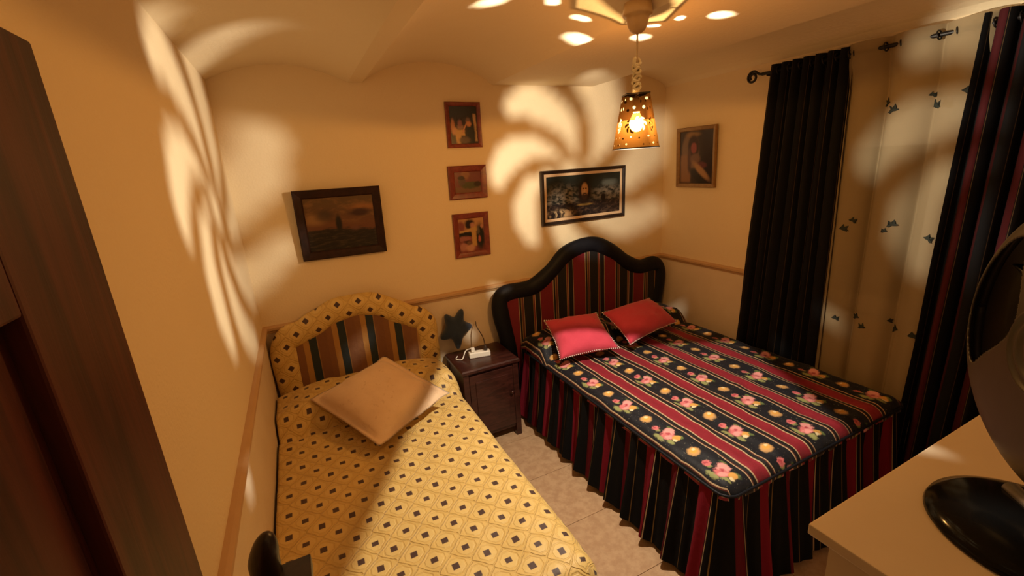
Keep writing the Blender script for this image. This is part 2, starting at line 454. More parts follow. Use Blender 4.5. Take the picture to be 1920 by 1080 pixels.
# window behind the sheer curtain
wn = thing('window_1', 'white framed window with dark night panes behind the sheer curtain', 'window', (X1+.05, (WY0+WY1)/2, WZ0), kind='structure')
xa, xb = X1+.03, X1+.075
bm = BM(); box(bm, xa, xb, WY0, WY1, WZ0, WZ0+.06); box(bm, xa, xb, WY0, WY1, WZ1-.16, WZ1); box(bm, xa, xb, WY0, WY0+.05, WZ0+.06, WZ1-.16); box(bm, xa, xb, WY1-.05, WY1, WZ0+.06, WZ1-.16)
obj('window_frame', bm, 'white_plastic', wn)
for a, b in ((WY0+.05, 1.06), (1.06, WY1-.05)):
    bm = BM(); z0, z1 = WZ0+.06, WZ1-.16
    box(bm, xa-.012, xb-.01, a, b, z0, z0+.05); box(bm, xa-.012, xb-.01, a, b, z1-.055, z1); box(bm, xa-.012, xb-.01, a, a+.045, z0+.05, z1-.055); box(bm, xa-.012, xb-.01, b-.045, b, z0+.05, z1-.055)
    s = obj('sash', bm, 'white_plastic', wn)
    obj('pane', bx(xa+.010, xa+.016, a+.04, b-.04, z0+.045, z1-.05), 'window_glass', s)
obj('window_sill', bx(X1-.004, X1+.06, WY0-.03, WY1+.03, WZ0-.03, WZ0), 'white_plastic', wn)

# open door leaf beside the camera
dr = thing('door_1', 'dark red-brown wooden door standing open along the left wall', 'door', (-.20, Y0+.02, 0), kind='structure')
DX0, DX1, DY0, DY1, DZ = -.245, -.203, Y0+.02, .635, 2.035
obj('stile', bx(DX0, DX1, DY1-.175, DY1, .012, DZ), 'door_wood', dr, bevel=.003)
obj('stile', bx(DX0, DX1, DY0, DY0+.14, .012, DZ), 'door_wood', dr, bevel=.003)
obj('rail', bx(DX0, DX1, DY0+.14, DY1-.175, 1.80, DZ), 'door_wood', dr, bevel=.003)
obj('rail', bx(DX0, DX1, DY0+.14, DY1-.175, .86, 1.0), 'door_wood', dr, bevel=.003)
obj('rail', bx(DX0, DX1, DY0+.14, DY1-.175, .012, .22), 'door_wood', dr, bevel=.003)
for a, b in ((1.0, 1.80), (.22, .86)):
    obj('panel', bx(DX0+.014, DX1-.016, DY0+.14, DY1-.175, a, b), 'door_wood', dr)
bm = BM(); lathe(bm, [(.0, 0), (.024, 0), (.024, .008), (.010, .012), (.010, .045)], (DX1, DY1-.07, 1.02), 16, (1, 0, 0)); tube(bm, [(DX1+.042, DY1-.07, 1.02), (DX1+.045, DY1-.19, 1.02)], .009)
obj('door_handle', fixn(bm), 'brass', dr, smooth=True)

# ------------------------------------------------------------------ beds
def padded_headboard(bed, path, r, ry, yc, border_mat, panel_mat, panel_y):
    pts = catmull([(x, yc, z) for x, z in path], 8)
    hb = thing('headboard', loc=(pts[0].x, yc, 0)); hb.parent = bed; hb.location = Vector((pts[0].x, yc, 0))-wloc(bed)
    # board and striped panel: fill below the swept border
    bot = path[0][1]
    ol = [(p.x, p.z) for p in pts]
    bm = BM(); prism_y(bm, ol, panel_y, 2.862); fixn(bm)
    obj('striped_panel', bm, panel_mat, hb)
    bm = BM(); tube(bm, pts, r, 18, ry, Vector((0, 1, 0)), lambda t: 1+.035*sin(t*61)); fixn(bm)
    obj('padded_border', bm, border_mat, hb, smooth=True)
    return hb

def drape(x0, x1, y0, y1, zt, H, r, flare, sides, nx, ny, bump):
    """a cover over a box: flat top with rounded edges that hangs H down on the chosen sides"""
    hl, hr, hf = sides
    if hl: x0 += r
    if hr: x1 -= r
    if hf: y0 += r
    ax0, ax1, ay0 = x0-(H if hl else 0), x1+(H if hr else 0), y0-(H if hf else 0)
    arc = [0]; NA = 400; xm = (x0+x1)/2-.3
    for k in range(NA):
        q0, q1 = ay0+(y1-ay0)*k/NA, ay0+(y1-ay0)*(k+1)/NA
        arc.append(arc[-1]+hypot(q1-q0, (bump(xm, q1)-bump(xm, q0)) if q0 > 2.2 else 0))
    def f(u, v):
        a = ax0+(ax1-ax0)*u; b = ay0+(y1-ay0)*v
        cx = min(max(a, x0), x1); cyy = max(b, y0)
        ox, oy = a-cx, b-cyy; d = max(abs(ox), abs(oy))
        z = zt+bump(a, b)
        if d < 1e-6: return (a, b, z)
        L = hypot(ox, oy); dx, dy = ox/L, oy/L
        th = min(d/r, pi/2); rest = max(0, d-r*pi/2)
        h = r*sin(th)+flare*rest; dr_ = r*(1-cos(th))+rest
        w = .010*sin((cyy+cx)*38)*min(1, rest/.15)
        return (cx+dx*(h+w), cyy+dy*(h+w), z-dr_)
    return grid(None, nx, ny, f, lambda u, v: (ax0+(ax1-ax0)*u, ay0+arc[int(round(v*NA))]))

# single bed
b1 = thing('single_bed', 'single bed with a padded yellow dotted headboard against the left wall', 'bed', (.22, 1.9, 0))
padded_headboard(b1, [(-.200, .20), (-.205, .60), (-.207, .88), (-.172, .968), (-.085, 1.00), (.01, 1.045), (.11, 1.088), (.25, 1.100), (.36, 1.078), (.47, 1.012), (.565, .955), (.628, .925), (.658, .86), (.660, .70), (.655, .20)], .076, .048, 2.815, 'headboard_yellow', 'headboard_stripes_gold', 2.79)
obj('mattress', bx(-.26, .66, 1.0, 2.74, .30, .54), 'mattress_white', b1, bevel=.04, seg=3)
obj('base', bx(-.255, .685, 1.0, 2.74, .14, .30), 'dark_stand', b1)
for x in (-.23, .63):
    for y in (1.03, 2.68): obj('leg', bx(x, x+.05, y, y+.05, 0, .14), 'dark_stand', b1)
def bump1(a, b):
    k = sst(2.33, 2.43, b)*(1-sst(2.66, 2.765, b)*.55)
    puff = .135*k*(1-.35*abs((a-.21)/.48)**4)
    crease = -.022*math.exp(-((b-2.345-.02*sin(a*7))/.018)**2)
    wr = .010*(vn(a*9+3, b*6)-.5)+.006*(vn(a*21, b*17)-.5)+.012*(vn(a*3, b*2.3+9)-.5)
    if b > 2.36: wr += .014*(vn(a*14, b*9)-.5)
    return puff+crease+wr
o = obj('bedspread', drape(-.283, .725, .93, 2.765, .588, .42, .085, .04, (0, 1, 1), 110, 150, bump1), 'quilt_yellow', loc=(.22, 1.9, .585), smooth=True)
o.modifiers.new('solid', 'SOLIDIFY').thickness = .006
tag(o, 'yellow bedspread with brown squares, drawn over the single bed and its pillow', 'bedspread')

# double bed
b2 = thing('double_bed', 'double bed with a curvy padded black headboard and dark striped panel', 'bed', (2.02, 1.9, 0))
padded_headboard(b2, [(1.275, .20), (1.268, .55), (1.222, .82), (1.222, .94), (1.29, .986), (1.49, .992), (1.65, 1.08), (1.81, 1.205), (2.03, 1.246), (2.22, 1.168), (2.385, 1.046), (2.53, .984), (2.672, .992), (2.742, .94), (2.742, .80), (2.705, .55), (2.69, .20)], .062, .050, 2.812, 'navy_leather', 'headboard_stripes_red', 2.79)
obj('mattress', bx(1.395, 2.66, 1.03, 2.74, .30, .545), 'mattress_white', b2, bevel=.04, seg=3)
obj('base', bx(1.40, 2.655, 1.04, 2.74, .14, .30), 'dark_stand', b2)
for x in (1.42, 2.60):
    for y in (1.05, 2.68): obj('leg', bx(x, x+.05, y, y+.05, 0, .14), 'dark_stand', b2)
sp2 = thing('bedspread', 'dark floral striped bedspread with pleated skirt covering the double bed', 'bedspread', (2.03, 1.9, .58))
def bump2(a, b):
    k = sst(2.40, 2.50, b)*(1-sst(2.68, 2.765, b)*.5)
    mid = 1-.30*math.exp(-((a-2.02)/.05)**2)
    puff = .115*k*mid*(1-.4*abs((a-2.03)/.67)**6)
    crease = -.018*math.exp(-((b-2.41)/.016)**2)
    wr = .010*(vn(a*8+3, b*7)-.5)+.006*(vn(a*20, b*18)-.5)+.004*sin(a*70)*(.5+.5*vn(a*3, b*4))
    return puff+crease+wr
o = obj('quilted_top', drape(1.345, 2.70, .962, 2.765, .588, .105, .065, .12, (1, 1, 1), 130, 150, bump2), 'floral_quilt', sp2, smooth=True)
o.modifiers.new('solid', 'SOLIDIFY').thickness = .006
# skirt: gathered strip along left side, foot and right side
px0, px1, py0 = 1.352, 2.688, .972
per = []
LL, LF = 2.72-py0, px1-px0
tot = 2*LL+LF
RC = .05
def peri(s):
    """point and outward normal at arc length s: left side from the head, foot, right side"""
    if s < LL-RC: return Vector((px0, 2.72-s, 0)), Vector((-1, 0, 0))
    if s < LL+RC:
        a = (s-LL+RC)/(2*RC)*pi/2; c = Vector((px0+RC, py0+RC, 0)); nrm = Vector((-cos(a), -sin(a), 0)); return c+nrm*RC, nrm
    if s < LL+LF-RC: return Vector((px0+s-LL, py0, 0)), Vector((0, -1, 0))
    if s < LL+LF+RC:
        a = (s-LL-LF+RC)/(2*RC)*pi/2; c = Vector((px1-RC, py0+RC, 0)); nrm = Vector((sin(a), -cos(a), 0)); return c+nrm*RC, nrm
    return Vector((px1, py0+s-LL-LF, 0)), Vector((1, 0, 0))
def pleat(s): return sin(2*pi*s/.150+3.6*vn(s*2.1, 4))*.68+.32*sin(2*pi*s/.071+5*vn(s*2, 9))
def fsk(u, v):
    s = u*tot; p, nrm = peri(s); d = 1-v            # v = 1 at the top
    a = pleat(s)
    flare = .055*d**1.2
    if s > LL+LF: flare *= .3
    off = .006+flare+a*(.004+.034*d**.8)
    z = .545-.512*d+ .022*d*a + .012*d*(vn(s*5, 2)-.5)
    q = p+nrm*max(off, .001); return (q.x, q.y, max(z, .012))
bm = grid(None, 620, 14, fsk, lambda u, v: (u*tot*1.25, v))
o = obj('pleated_skirt', bm, 'skirt_stripes', sp2, smooth=True)
bm = BM(); tube(bm, [peri(s)[0]+peri(s)[1]*.012+Vector((0, 0, .546)) for s in [tot*i/160 for i in range(161)]], .006, 8, None, Vector((0, 0, 1))); obj('piping', fixn(bm), 'navy_leather', sp2, smooth=True)

# ------------------------------------------------------------------ pillows
def pillow(name, label, cat, p00, p10, p11, p01, thick, m, flange=0, group=None, pinch=.06, n=26, parent=None, seed=0):
    P = [Vector(p) for p in (p00, p10, p11, p01)]
    nrm = (P[1]-P[0]).cross(P[3]-P[0]).normalized()
    if nrm.z < 0: nrm = -nrm
    c = sum(P, Vector())/4
    bm = BM(); sheets = []
    for side in (1, -1):
        V = []
        for i in range(n+1):
            row = []
            for j in range(n+1):
                u, v = i/n, j/n; a, b = 2*u-1, 2*v-1
                k = 1+pinch*(-(1-a*a)*b*b*.9-(1-b*b)*a*a*.9)
                au, bv = a*k if True else a, b*k
                uu, vv = (au+1)/2, (bv+1)/2
                q = P[0]*(1-uu)*(1-vv)+P[1]*uu*(1-vv)+P[2]*uu*vv+P[3]*(1-uu)*vv
                e = 1-flange
                fa, fb = max(0, 1-abs(a/e)**2.4), max(0, 1-abs(b/e)**2.4)
                h = thick*(fa*fb)**.55
                w = .010*(vn(u*7+seed, v*7+side)-.5)+.006*(vn(u*15+seed, v*15)-.5)
                edge = (i in (0, n)) or (j in (0, n))
                q = q+nrm*(side*(h*(1 if side > 0 else .75)+(.002 if not edge else 0))+ (w if not edge or True else 0)*(1 if side > 0 else .3 if not edge else 1))
                row.append(q)
            V.append(row)
        sheets.append(V)
    T0 = [[bm.verts.new(q) for q in r] for r in sheets[0]]
    B0 = [[(T0[i][j] if (i in (0, n) or j in (0, n)) else bm.verts.new(sheets[1][i][j])) for j in range(n+1)] for i in range(n+1)]
    fl_ = []
    for i in range(n):
        for j in range(n):
            f1 = bm.faces.new((T0[i][j], T0[i+1][j], T0[i+1][j+1], T0[i][j+1]))
            f2 = bm.faces.new((B0[i][j], B0[i][j+1], B0[i+1][j+1], B0[i+1][j]))
    fixn(bm)
    o = obj(name, bm, m, loc=c, smooth=True); tag(o, label, cat, group)
    rim = [T0_ for T0_ in []]
    border = [sheets[0][i][0] for i in range(n)]+[sheets[0][n][j] for j in range(n)]+[sheets[0][i][n] for i in range(n, 0, -1)]+[sheets[0][0][j] for j in range(n, 0, -1)]
    return o, border, nrm
pl1, bd, nr = pillow('cushion', 'large beige satin cushion with wide flanged edge on the yellow bed', 'cushion', (-.112, 2.44, .725), (.160, 1.905, .655), (.59, 2.15, .695), (.318, 2.47, .862), .100, 'beige_satin', .12, pinch=.03, n=34, seed=3)
def beads(par, border, nrm, k):
    bm = BM()
    L = 0; pts = border+[border[0]]; step = .0145; nxt = 0
    for a, b in zip(pts, pts[1:]):
        d = (b-a).length
        while nxt <= L+d:
            p = a.lerp(b, (nxt-L)/d)
            m_ = bmesh.ops.create_icosphere(bm, subdivisions=1, radius=.0040, matrix=Matrix.Translation(p+nrm*.001)); nxt += step
        L += d
    obj('bead_trim', bm, 'bead_white', par, loc=wloc(par))
pc, bd, nr = pillow('cushion', 'plain red cushion with white dotted edging, leaning nearer the nightstand', 'cushion', (1.368, 2.245, .648), (1.775, 2.145, .668), (1.83, 2.475, .812), (1.445, 2.575, .802), .080, 'red_cotton', .02, group='red cushions on the double bed', pinch=.10, seed=5); beads(pc, bd, nr, 1)
pc, bd, nr = pillow('cushion', 'plain red cushion with white dotted edging, leaning nearer the window wall', 'cushion', (1.868, 2.155, .663), (2.44, 2.285, .668), (2.40, 2.545, .797), (1.885, 2.485, .800), .080, 'red_cotton', .02, group='red cushions on the double bed', pinch=.10, seed=9); beads(pc, bd, nr, 1)

# ------------------------------------------------------------------ nightstand and what stands on it
nx0, nx1, ny0, ny1, nz = .785, 1.205, 2.515, 2.872, .602
ns = thing('nightstand', 'dark mahogany nightstand standing between the two beds', 'nightstand', ((nx0+nx1)/2, (ny0+ny1)/2, 0))
bm = BM(); loft(bm, [[(x0, a, z), (x1, a, z), (x1, b, z), (x0, b, z)] for x0, x1, a, b, z in ((nx0+.008, nx1-.008, ny0+.008, ny1, nz-.032), (nx0-.002, nx1+.002, ny0-.002, ny1, nz-.024), (nx0-.002, nx1+.002, ny0-.002, ny1, nz-.008), (nx0+.008, nx1-.008, ny0+.008, ny1, nz))])
obj('top', fixn(bm), 'mahogany', ns)
obj('carcass', bx(nx0+.012, nx1-.012, ny0+.026, ny1-.004, .07, nz-.032), 'mahogany', ns)
dz0, dz1 = .10, nz-.05
d = obj('door', bx(nx0+.05, nx1-.05, ny0+.012, ny0+.026, dz0, dz1), 'mahogany', ns, bevel=.002)
obj('panel', bx(nx0+.09, nx1-.09, ny0+.007, ny0+.012, dz0+.05, dz1-.05), 'mahogany', d, bevel=.003)
bm = BM(); lathe(bm, [(0.001, 0), (.006, 0), (.006, .010), (.012, .014), (.012, .020), (.001, .024)], (nx1-.07, ny0+.012, .36), 14, (0, -1, 0)); obj('knob', fixn(bm), 'mahogany', d, smooth=True)
for x in (nx0+.008, nx1-.048):
    for y in (ny0+.012, ny1-.045): obj('leg', bx(x, x+.04, y, y+.04, 0, nz-.032), 'mahogany', ns, bevel=.002)
# star cushion leaning on the wall
def star():
    tips = [(.945, .922), (.812, .905), (.752, .740), (.868, .640), (1.000, .786)]
    cx, cz = .878, .792
    ol = []
    for i in range(5):
        a = Vector((tips[i][0]-cx, tips[i][1]-cz)); b = Vector((tips[(i+1) % 5][0]-cx, tips[(i+1) % 5][1]-cz))
        mid = (a+b).normalized()*.076
        t = a.normalized(); s = Vector((-t.y, t.x))
        ol += [a*.99-s*.015, a*1.03, a*.99+s*.015, a*.66+s*.030 if False else (a*.97+s*.010).lerp(mid, .5)+mid.normalized()*.004, mid, (b*.97-Vector((-b.normalized().y, b.normalized().x))*.010).lerp(mid, .5)+mid.normalized()*.004]
    m = len(ol); bm = BM(); T_ = []; B_ = []
    K = 7
    for k in range(K+1):
        s = 1-k/K
        h = .042*sqrt(max(0, 1-s**2.2))
        def pt(p, sg):
            x, z = cx+p.x*s, cz+p.y*s
            lean = (z-.60)*.20
            return (x, 2.800+lean-sg*h, z)
        if k == 0:
            r = [bm.verts.new(pt(p, 0)) for p in ol]; T_.append(r); B_.append(r)
        elif k < K: T_.append([bm.verts.new(pt(p, 1)) for p in ol]); B_.append([bm.verts.new(pt(p, -1)) for p in ol])
        else: T_.append([bm.verts.new(pt(Vector((0, 0)), 1))]*m); B_.append([bm.verts.new(pt(Vector((0, 0)), -1))]*m)
    for R, fl_ in ((T_, 1), (B_, 0)):
        for a, b in zip(R, R[1:]):
            for i in range(m):
                j = (i+1) % m
                vs = [a[i], a[j], b[j], b[i]] if b[0] is not b[1] else [a[i], a[j], b[0]]
                bm.faces.new(vs if fl_ else vs[::-1])
    return fixn(bm)
o = obj('star_cushion', star(), 'blue_felt', loc=(.878, 2.80, .602), smooth=True); tag(o, 'dark blue star-shaped cushion propped against the wall on the nightstand', 'cushion')
md = o.modifiers.new('sub', 'SUBSURF'); md.levels = 1; md.render_levels = 1
# power strip
def rotz_box(bm, c, ax, l, w, z0, z1):
    a = Vector((cos(ax), sin(ax), 0)); b = Vector((-sin(ax), cos(ax), 0)); c = Vector(c)
    v = [bm.verts.new(c+a*sx*l/2+b*sy*w/2+Vector((0, 0, z))) for z in (z0, z1) for sy in (-1, 1) for sx in (-1, 1)]
    for q in ((0, 2, 3, 1), (4, 5, 7, 6), (0, 1, 5, 4), (1, 3, 7, 5), (3, 2, 6, 7), (2, 0, 4, 6)): bm.faces.new([v[i] for i in q])
psx, psy, pa = .985, 2.70, -.20
ps = thing('power_strip', 'white power strip lying on the nightstand top before the blue star', 'power strip', (psx, psy, nz))
bm = BM(); rotz_box(bm, (psx, psy, 0), pa, .150, .052, nz, nz+.038); obj('housing', bm, 'white_plastic', ps, bevel=.005)
for k in (-1, 0, 1):
    c = Vector((psx, psy, nz+.038))+Vector((cos(pa), sin(pa), 0))*k*.045
    bm = BM(); lathe(bm, [(.0185, -.004), (.0185, .0015), (.016, .0015), (.0155, -.002), (.001, -.002)], c, 20); obj('socket', fixn(bm), 'white_plastic', ps, smooth=False)
pg = thing('plug', 'slim white plug with a brown lead standing in the power strip', 'plug', (psx+.040, psy-.008, nz+.0395))
bm = BM(); lathe(bm, [(.013, 0), (.014, .012), (.011, .030), (.005, .040)], (psx+.045, psy-.009, nz+.0395), 14); obj('plug_body', fixn(bm), 'dark_cable', pg, smooth=True)
bm = BM(); tube(bm, catmull([(psx+.045, psy-.009, nz+.075), (psx+.043, psy+.02, nz+.13), (psx+.035, psy+.10, nz+.18), (psx+.05, 2.86, nz+.20)], 6), .0035, 6); obj('lead', fixn(bm), 'dark_cable', pg, smooth=True)
pg = thing('charger', 'small white charger plugged into the power strip', 'charger', (psx-.045, psy+.009, nz+.0395))
bm = BM(); rotz_box(bm, (psx-.044, psy+.009, 0), pa, .026, .024, nz+.0395, nz+.072); obj('charger_body', bm, 'white_plastic', pg, bevel=.004)
bm = BM(); tube(bm, catmull([(psx-.055, psy+.015, nz+.065), (psx-.09, psy+.03, nz+.05), (psx-.13, psy+.0, nz+.008), (psx-.165, psy+.03, nz+.007), (psx-.14, psy+.07, nz+.007)], 6), .004, 6); obj('lead', fixn(bm), 'white_plastic', pg, smooth=True)

# ------------------------------------------------------------------ pictures
def picture(name, label, c, w, h, fr, depth, frame_mat, print_mat, wallside='back', slip=0, lean=0, roll=0):
    """built flat on the back wall plane facing -y, then turned"""
    root = thing(name, label, 'picture', c)
    Mx = Matrix.Rotation(roll, 3, 'Y') @ Matrix.Rotation(lean, 3, 'X')
    if wallside == 'right': Mx = Matrix.Rotation(-pi/2, 3, 'Z') @ Mx
    C_ = Vector(c)
    def put(bm):
        for v in bm.verts: v.co = C_ + Mx @ v.co
        return bm
    def ring(w0, h0, w1, h1, prof):
        bm = BM(); rings = []
        for k, y in prof:
            a, b = (w0+(w1-w0)*k)/2, (h0+(h1-h0)*k)/2
            rings.append([(-a, y, -b), (a, y, -b), (a, y, b), (-a, y, b)])
        loft(bm, rings, True, False); return fixn(bm)
    d = -depth
    obj('frame', put(ring(w, h, w-2*fr, h-2*fr, [(0, 0), (0, d*.75), (.15, d), (.55, d*.85), (.85, d*.7), (1, d*.45), (1, 0)])), frame_mat, root)
    iw, ih = w-2*fr, h-2*fr
    if slip:
        obj('inner_slip', put(ring(iw, ih, iw-2*slip, ih-2*slip, [(0, d*.5), (.5, d*.46), (1, d*.36), (1, 0)])), 'slip_gold', root)
        iw -= 2*slip; ih -= 2*slip
    bm = BM(); ul = bm.loops.layers.uv.new('UVMap'); iw += .002; ih += .002
    V = box(bm, -iw/2, iw/2, d*.34, -.001, -ih/2, ih/2)
    for f in bm.faces:
        for l in f.loops: l[ul].uv = (l.vert.co.x/iw+.5, l.vert.co.z/ih+.5)
    obj('print', put(bm), print_mat, root)
    return root
def _sea(t):
    u, v = t.uv(); n = t.noise(4, 5, .6, t.vec(u*1.2, v*2.2)); n2 = t.noise(9, 4, .6, t.vec(u*.8, v*2.5, 3))
    c = t.mix(v.step(.35, 1), (.14, .052, .022), (.11, .062, .022))
    c = t.mix(n.step(.45, .7)*v.step(.4, .6), c, (.20, .10, .035))
    c = t.mix(t.ell(u, v, .12, .60, .16, .10, .6)*.8, c, (.30, .16, .06))
    c = t.mix(t.ell(u, v, .86, .78, .2, .06, .7)*.7, c, (.34, .14, .04))
    c = t.mix(t.ell(u, v+(n-.5)*.1, .78, .68, .15, .07, .5), c, (.045, .016, .010))
    c = t.mix(t.ell(u, v+(n-.5)*.1, .27, .66, .12, .10, .7)*.8, c, (.05, .030, .016))
    land = (v-.42-(n2-.5)*.22+(u-.3).abs()*.10).step(.03, -.03)
    dark = t.mix(n2.step(.45, .7), (.012, .008, .004), (.055, .034, .018))
    c = t.mix(land, c, dark)
    c = t.mix(t.ell(u, v, .46, .50, .045, .16, .4), c, (.012, .008, .005))
    c = t.mix(t.ell(u, v, .70, .38, .06, .04, .8)*.7, c, (.16, .07, .045))
    return c
mat('print_stormy_sea', rough=.35, build=_sea)
def _dancers(t):
    u, v = t.uv(); n = t.noise(9, 4, .6, t.vec(u, v)); w = (n-.5)*.07; uu, vv = u+w, v-w
    B = lambda c, cx, cy, rx, ry, col, so=.4: t.mix(t.ell(uu, vv, cx, cy, rx, ry, so), c, col)
    c = t.mix(v.step(.35, .9), (.045, .022, .014), (.011, .010, .006))
    c = t.mix(t.box(uu+v*.03, vv, .87, .97, .06, .80, .025), c, (.46, .27, .12))
    c = B(c, .13, .20, .12, .16, (.05, .04, .02))
    c = B(c, .10, .46, .07, .20, (.48, .20, .10)); c = B(c, .17, .34, .09, .10, (.52, .26, .12))
    c = B(c, .74, .27, .17, .34, (.007, .008, .007)); c = B(c, .52, .52, .10, .16, (.030, .014, .010))
    c = t.mix(t.box(uu, vv, .20, .52, .22, .38, .03), c, (.50, .29, .10)); c = B(c, .28, .18, .10, .20, (.52, .29, .10))
    c = B(c, .50, .10, .20, .09, (.11, .065, .045)); c = B(c, .37, .45, .12, .07, (.26, .14, .09))
    c = B(c, .36, .62, .13, .12, (.022, .010, .008)); c = B(c, .36, .55, .075, .09, (.24, .085, .085))
    c = t.mix(t.ell(u-v*.62+.30, v, .55, .42, .028, .15, .4), c, (.50, .22, .11))
    c = B(c, .66, .60, .085, .10, (.18, .10, .07)); c = B(c, .68, .53, .09, .07, (.50, .20, .08))
    return c
mat('print_couple', rough=.25, build=_dancers)
def _green(t):
    u, v = t.uv(); n = t.noise(6, 3, .5, t.vec(u, v)); w = (n-.5)*.12
    c = t.mix(n, (.20, .05, .045), (.12, .035, .03))
    c = t.mix(t.ell(u+w, v, .42, .85, .16, .2, .4), c, (.24, .10, .05))
    c = t.mix((v-.28-w).step(.05, -.05), c, (.16, .075, .04))
    c = t.mix(t.ell(u, v+w, .60, .36, .38, .17, .3), c, (.065, .060, .020))
    c = t.mix(t.ell(u, v+w, .86, .40, .14, .12, .3), c, (.035, .018, .008))
    c = t.mix(t.ell(u+w, v, .26, .56, .13, .20, .3), c, (.09, .05, .035))
    c = t.mix(t.ell(u+w, v, .26, .72, .13, .10, .3), c, (.028, .010, .008))
    return c
mat('print_reclining', rough=.25, build=_green)
def _party(t):
    u, v = t.uv(); n = t.noise(9, 4, .6, t.vec(u, v)); w = (n-.5)*.07; uu, vv = u+w, v-w
    B = lambda c, cx, cy, rx, ry, col, so=.4: t.mix(t.ell(uu, vv, cx, cy, rx, ry, so), c, col)
    c = t.mix(v.step(.45, .85), (.20, .05, .04), (.46, .24, .11))
    c = B(c, .10, .78, .15, .14, (.22, .06, .055)); c = B(c, .84, .42, .18, .38, (.014, .016, .012))
    c = B(c, .92, .74, .05, .06, (.44, .20, .13)); c = B(c, .76, .62, .07, .12, (.09, .07, .05))
    c = t.mix(t.box(uu, vv, .0, .50, .46, .60, .015), c, (.012, .010, .008))
    c = B(c, .20, .40, .26, .08, (.30, .11, .09)); c = B(c, .30, .30, .14, .05, (.06, .022, .018))
    c = B(c, .14, .16, .16, .12, (.40, .17, .13)); c = B(c, .42, .12, .18, .12, (.50, .25, .16)); c = B(c, .38, .26, .09, .06, (.16, .08, .045))
    c = t.mix(t.box(uu, vv, .50, .68, .16, .68, .03), c, (.48, .28, .09))
    c = B(c, .54, .68, .18, .09, (.48, .28, .09)); c = t.mix(t.box(uu+v*.0, vv-u*.10, .02, .46, .575, .635, .02), c, (.50, .30, .11))
    c = B(c, .44, .86, .18, .11, (.018, .010, .013)); c = B(c, .38, .78, .10, .09, (.018, .010, .013)); c = B(c, .55, .79, .09, .075, (.44, .20, .13))
    c = B(c, .80, .36, .05, .10, (.40, .10, .08))
    return c
mat('print_party', rough=.25, build=_party)
def _face(t):
    u, v = t.uv(); n = t.noise(3.2, 5, .65, t.vec(u*1.9, v), .8); n2 = t.noise(8, 4, .6, t.vec(u*1.9, v*1.4, 2), .5)
    c = t.mix(n, (.006, .008, .006), (.018, .022, .016))
    wv = t.ell(u+(n-.5)*.25, v+(n2-.5)*.25, .20, .50, .22, .26, .6)
    c = t.mix(wv*n2.step(.38, .62)*.85, c, (.24, .20, .15))
    wv = t.ell(u+(n-.5)*.2, v+(n2-.5)*.2, .84, .50, .26, .18, .6)
    c = t.mix(wv*n2.step(.36, .60)*.8, c, (.22, .18, .13))
    c = t.mix(t.ell(u+(n-.5)*.2, v, .84, .76, .10, .07, .7)*.5, c, (.16, .17, .14))
    low = (v-.34+(n2-.5)*.12).step(.04, -.04)
    c = t.mix(low, c, t.mix(n2.step(.45, .65), (.014, .010, .010), (.075, .045, .030)))
    c = t.mix(t.ell(u+(n2-.5)*.12, v, .18, .10, .16, .10, .5)*n.step(.42, .55), c, (.55, .38, .20))
    c = t.mix(t.ell(u, v, .50, .27, .09, .028, .5), c, (.34, .20, .05))
    c = t.mix(t.ell(u, v, .76, .40, .035, .10, .3), c, (.010, .007, .006))
    c = t.mix(t.ell(u, v, .50, .55, .090, .30, .35), c, (.016, .008, .005))      # hair and shoulders
    c = t.mix(t.ell(u, v, .50, .62, .046, .17, .25), c, (.42, .23, .10))          # face
    c = t.mix(t.ell(u, v, .482, .655, .012, .018, .4)+t.ell(u, v, .518, .655, .012, .018, .4), c, (.08, .035, .014))
    c = t.mix(t.ell(u, v, .50, .60, .011, .06, .4)*.6, c, (.58, .36, .17))
    c = t.mix(t.ell(u, v, .50, .47, .040, .085, .35), c, (.035, .016, .008))      # beard
    c = t.mix(t.ell(u, v, .50, .505, .016, .012, .4), c, (.22, .09, .05))
    return c
mat('print_face_sea', rough=.35, build=_face)
def _veil(t):
    u, v = t.uv(); n = t.noise(4, 3, .5, t.vec(u, v)); w = (n-.5)*.045; uu, vv = u+w, v+w*.6
    c = t.mix(u.step(.5, .8), (.040, .024, .016), (.022, .010, .008))
    c = t.mix(t.ell(uu, vv, .32, .62, .26, .36, .15), c, (.19, .115, .072))
    c = t.mix(t.ell(uu, vv, .40, .93, .20, .05, .5)*.7, c, (.30, .17, .07))
    c = t.mix(t.box(uu, vv, .03, .34, .02, .55, .04), c, (.26, .13, .062))
    c = t.mix(t.ell(uu, vv, .42, .70, .17, .22, .2), c, (.040, .015, .010))
    c = t.mix(t.ell(uu, vv, .43, .68, .085, .10, .25), c, (.27, .065, .062))
    c = t.mix(t.ell(uu, vv, .30, .45, .06, .22, .4), c, (.10, .04, .022))
    c = t.mix(t.ell(uu, vv, .48, .47, .15, .10, .3), c, (.17, .09, .06))
    c = t.mix(t.ell(uu, vv, .66, .35, .17, .06, .3), c, (.12, .03, .032))
    q = v+u*.62
    c = t.mix(t.ell(u, q, .66, .65, .24, .080, .45), c, (.38, .21, .10))
    c = t.mix(t.ell(u, q, .55, .46, .26, .09, .4)*.9, c, (.022, .016, .010))
    return c
mat('print_veil', rough=.3, build=_veil)
wy = Y1-.002
picture('picture_frame', 'large dark-framed painting of a stormy brown sea above the single bed', (.238, wy-.022, 1.612), .492, .412, .050, .026, 'frame_dark', 'print_stormy_sea', lean=.05, roll=.010)
_p = picture('picture_frame', 'red-framed photo of a dancing couple, topmost of the column of three', (1.090, wy, 2.156), .242, .284, .026, .020, 'frame_red', 'print_couple', roll=.012); _p['group'] = 'red-framed pictures hung in a column'
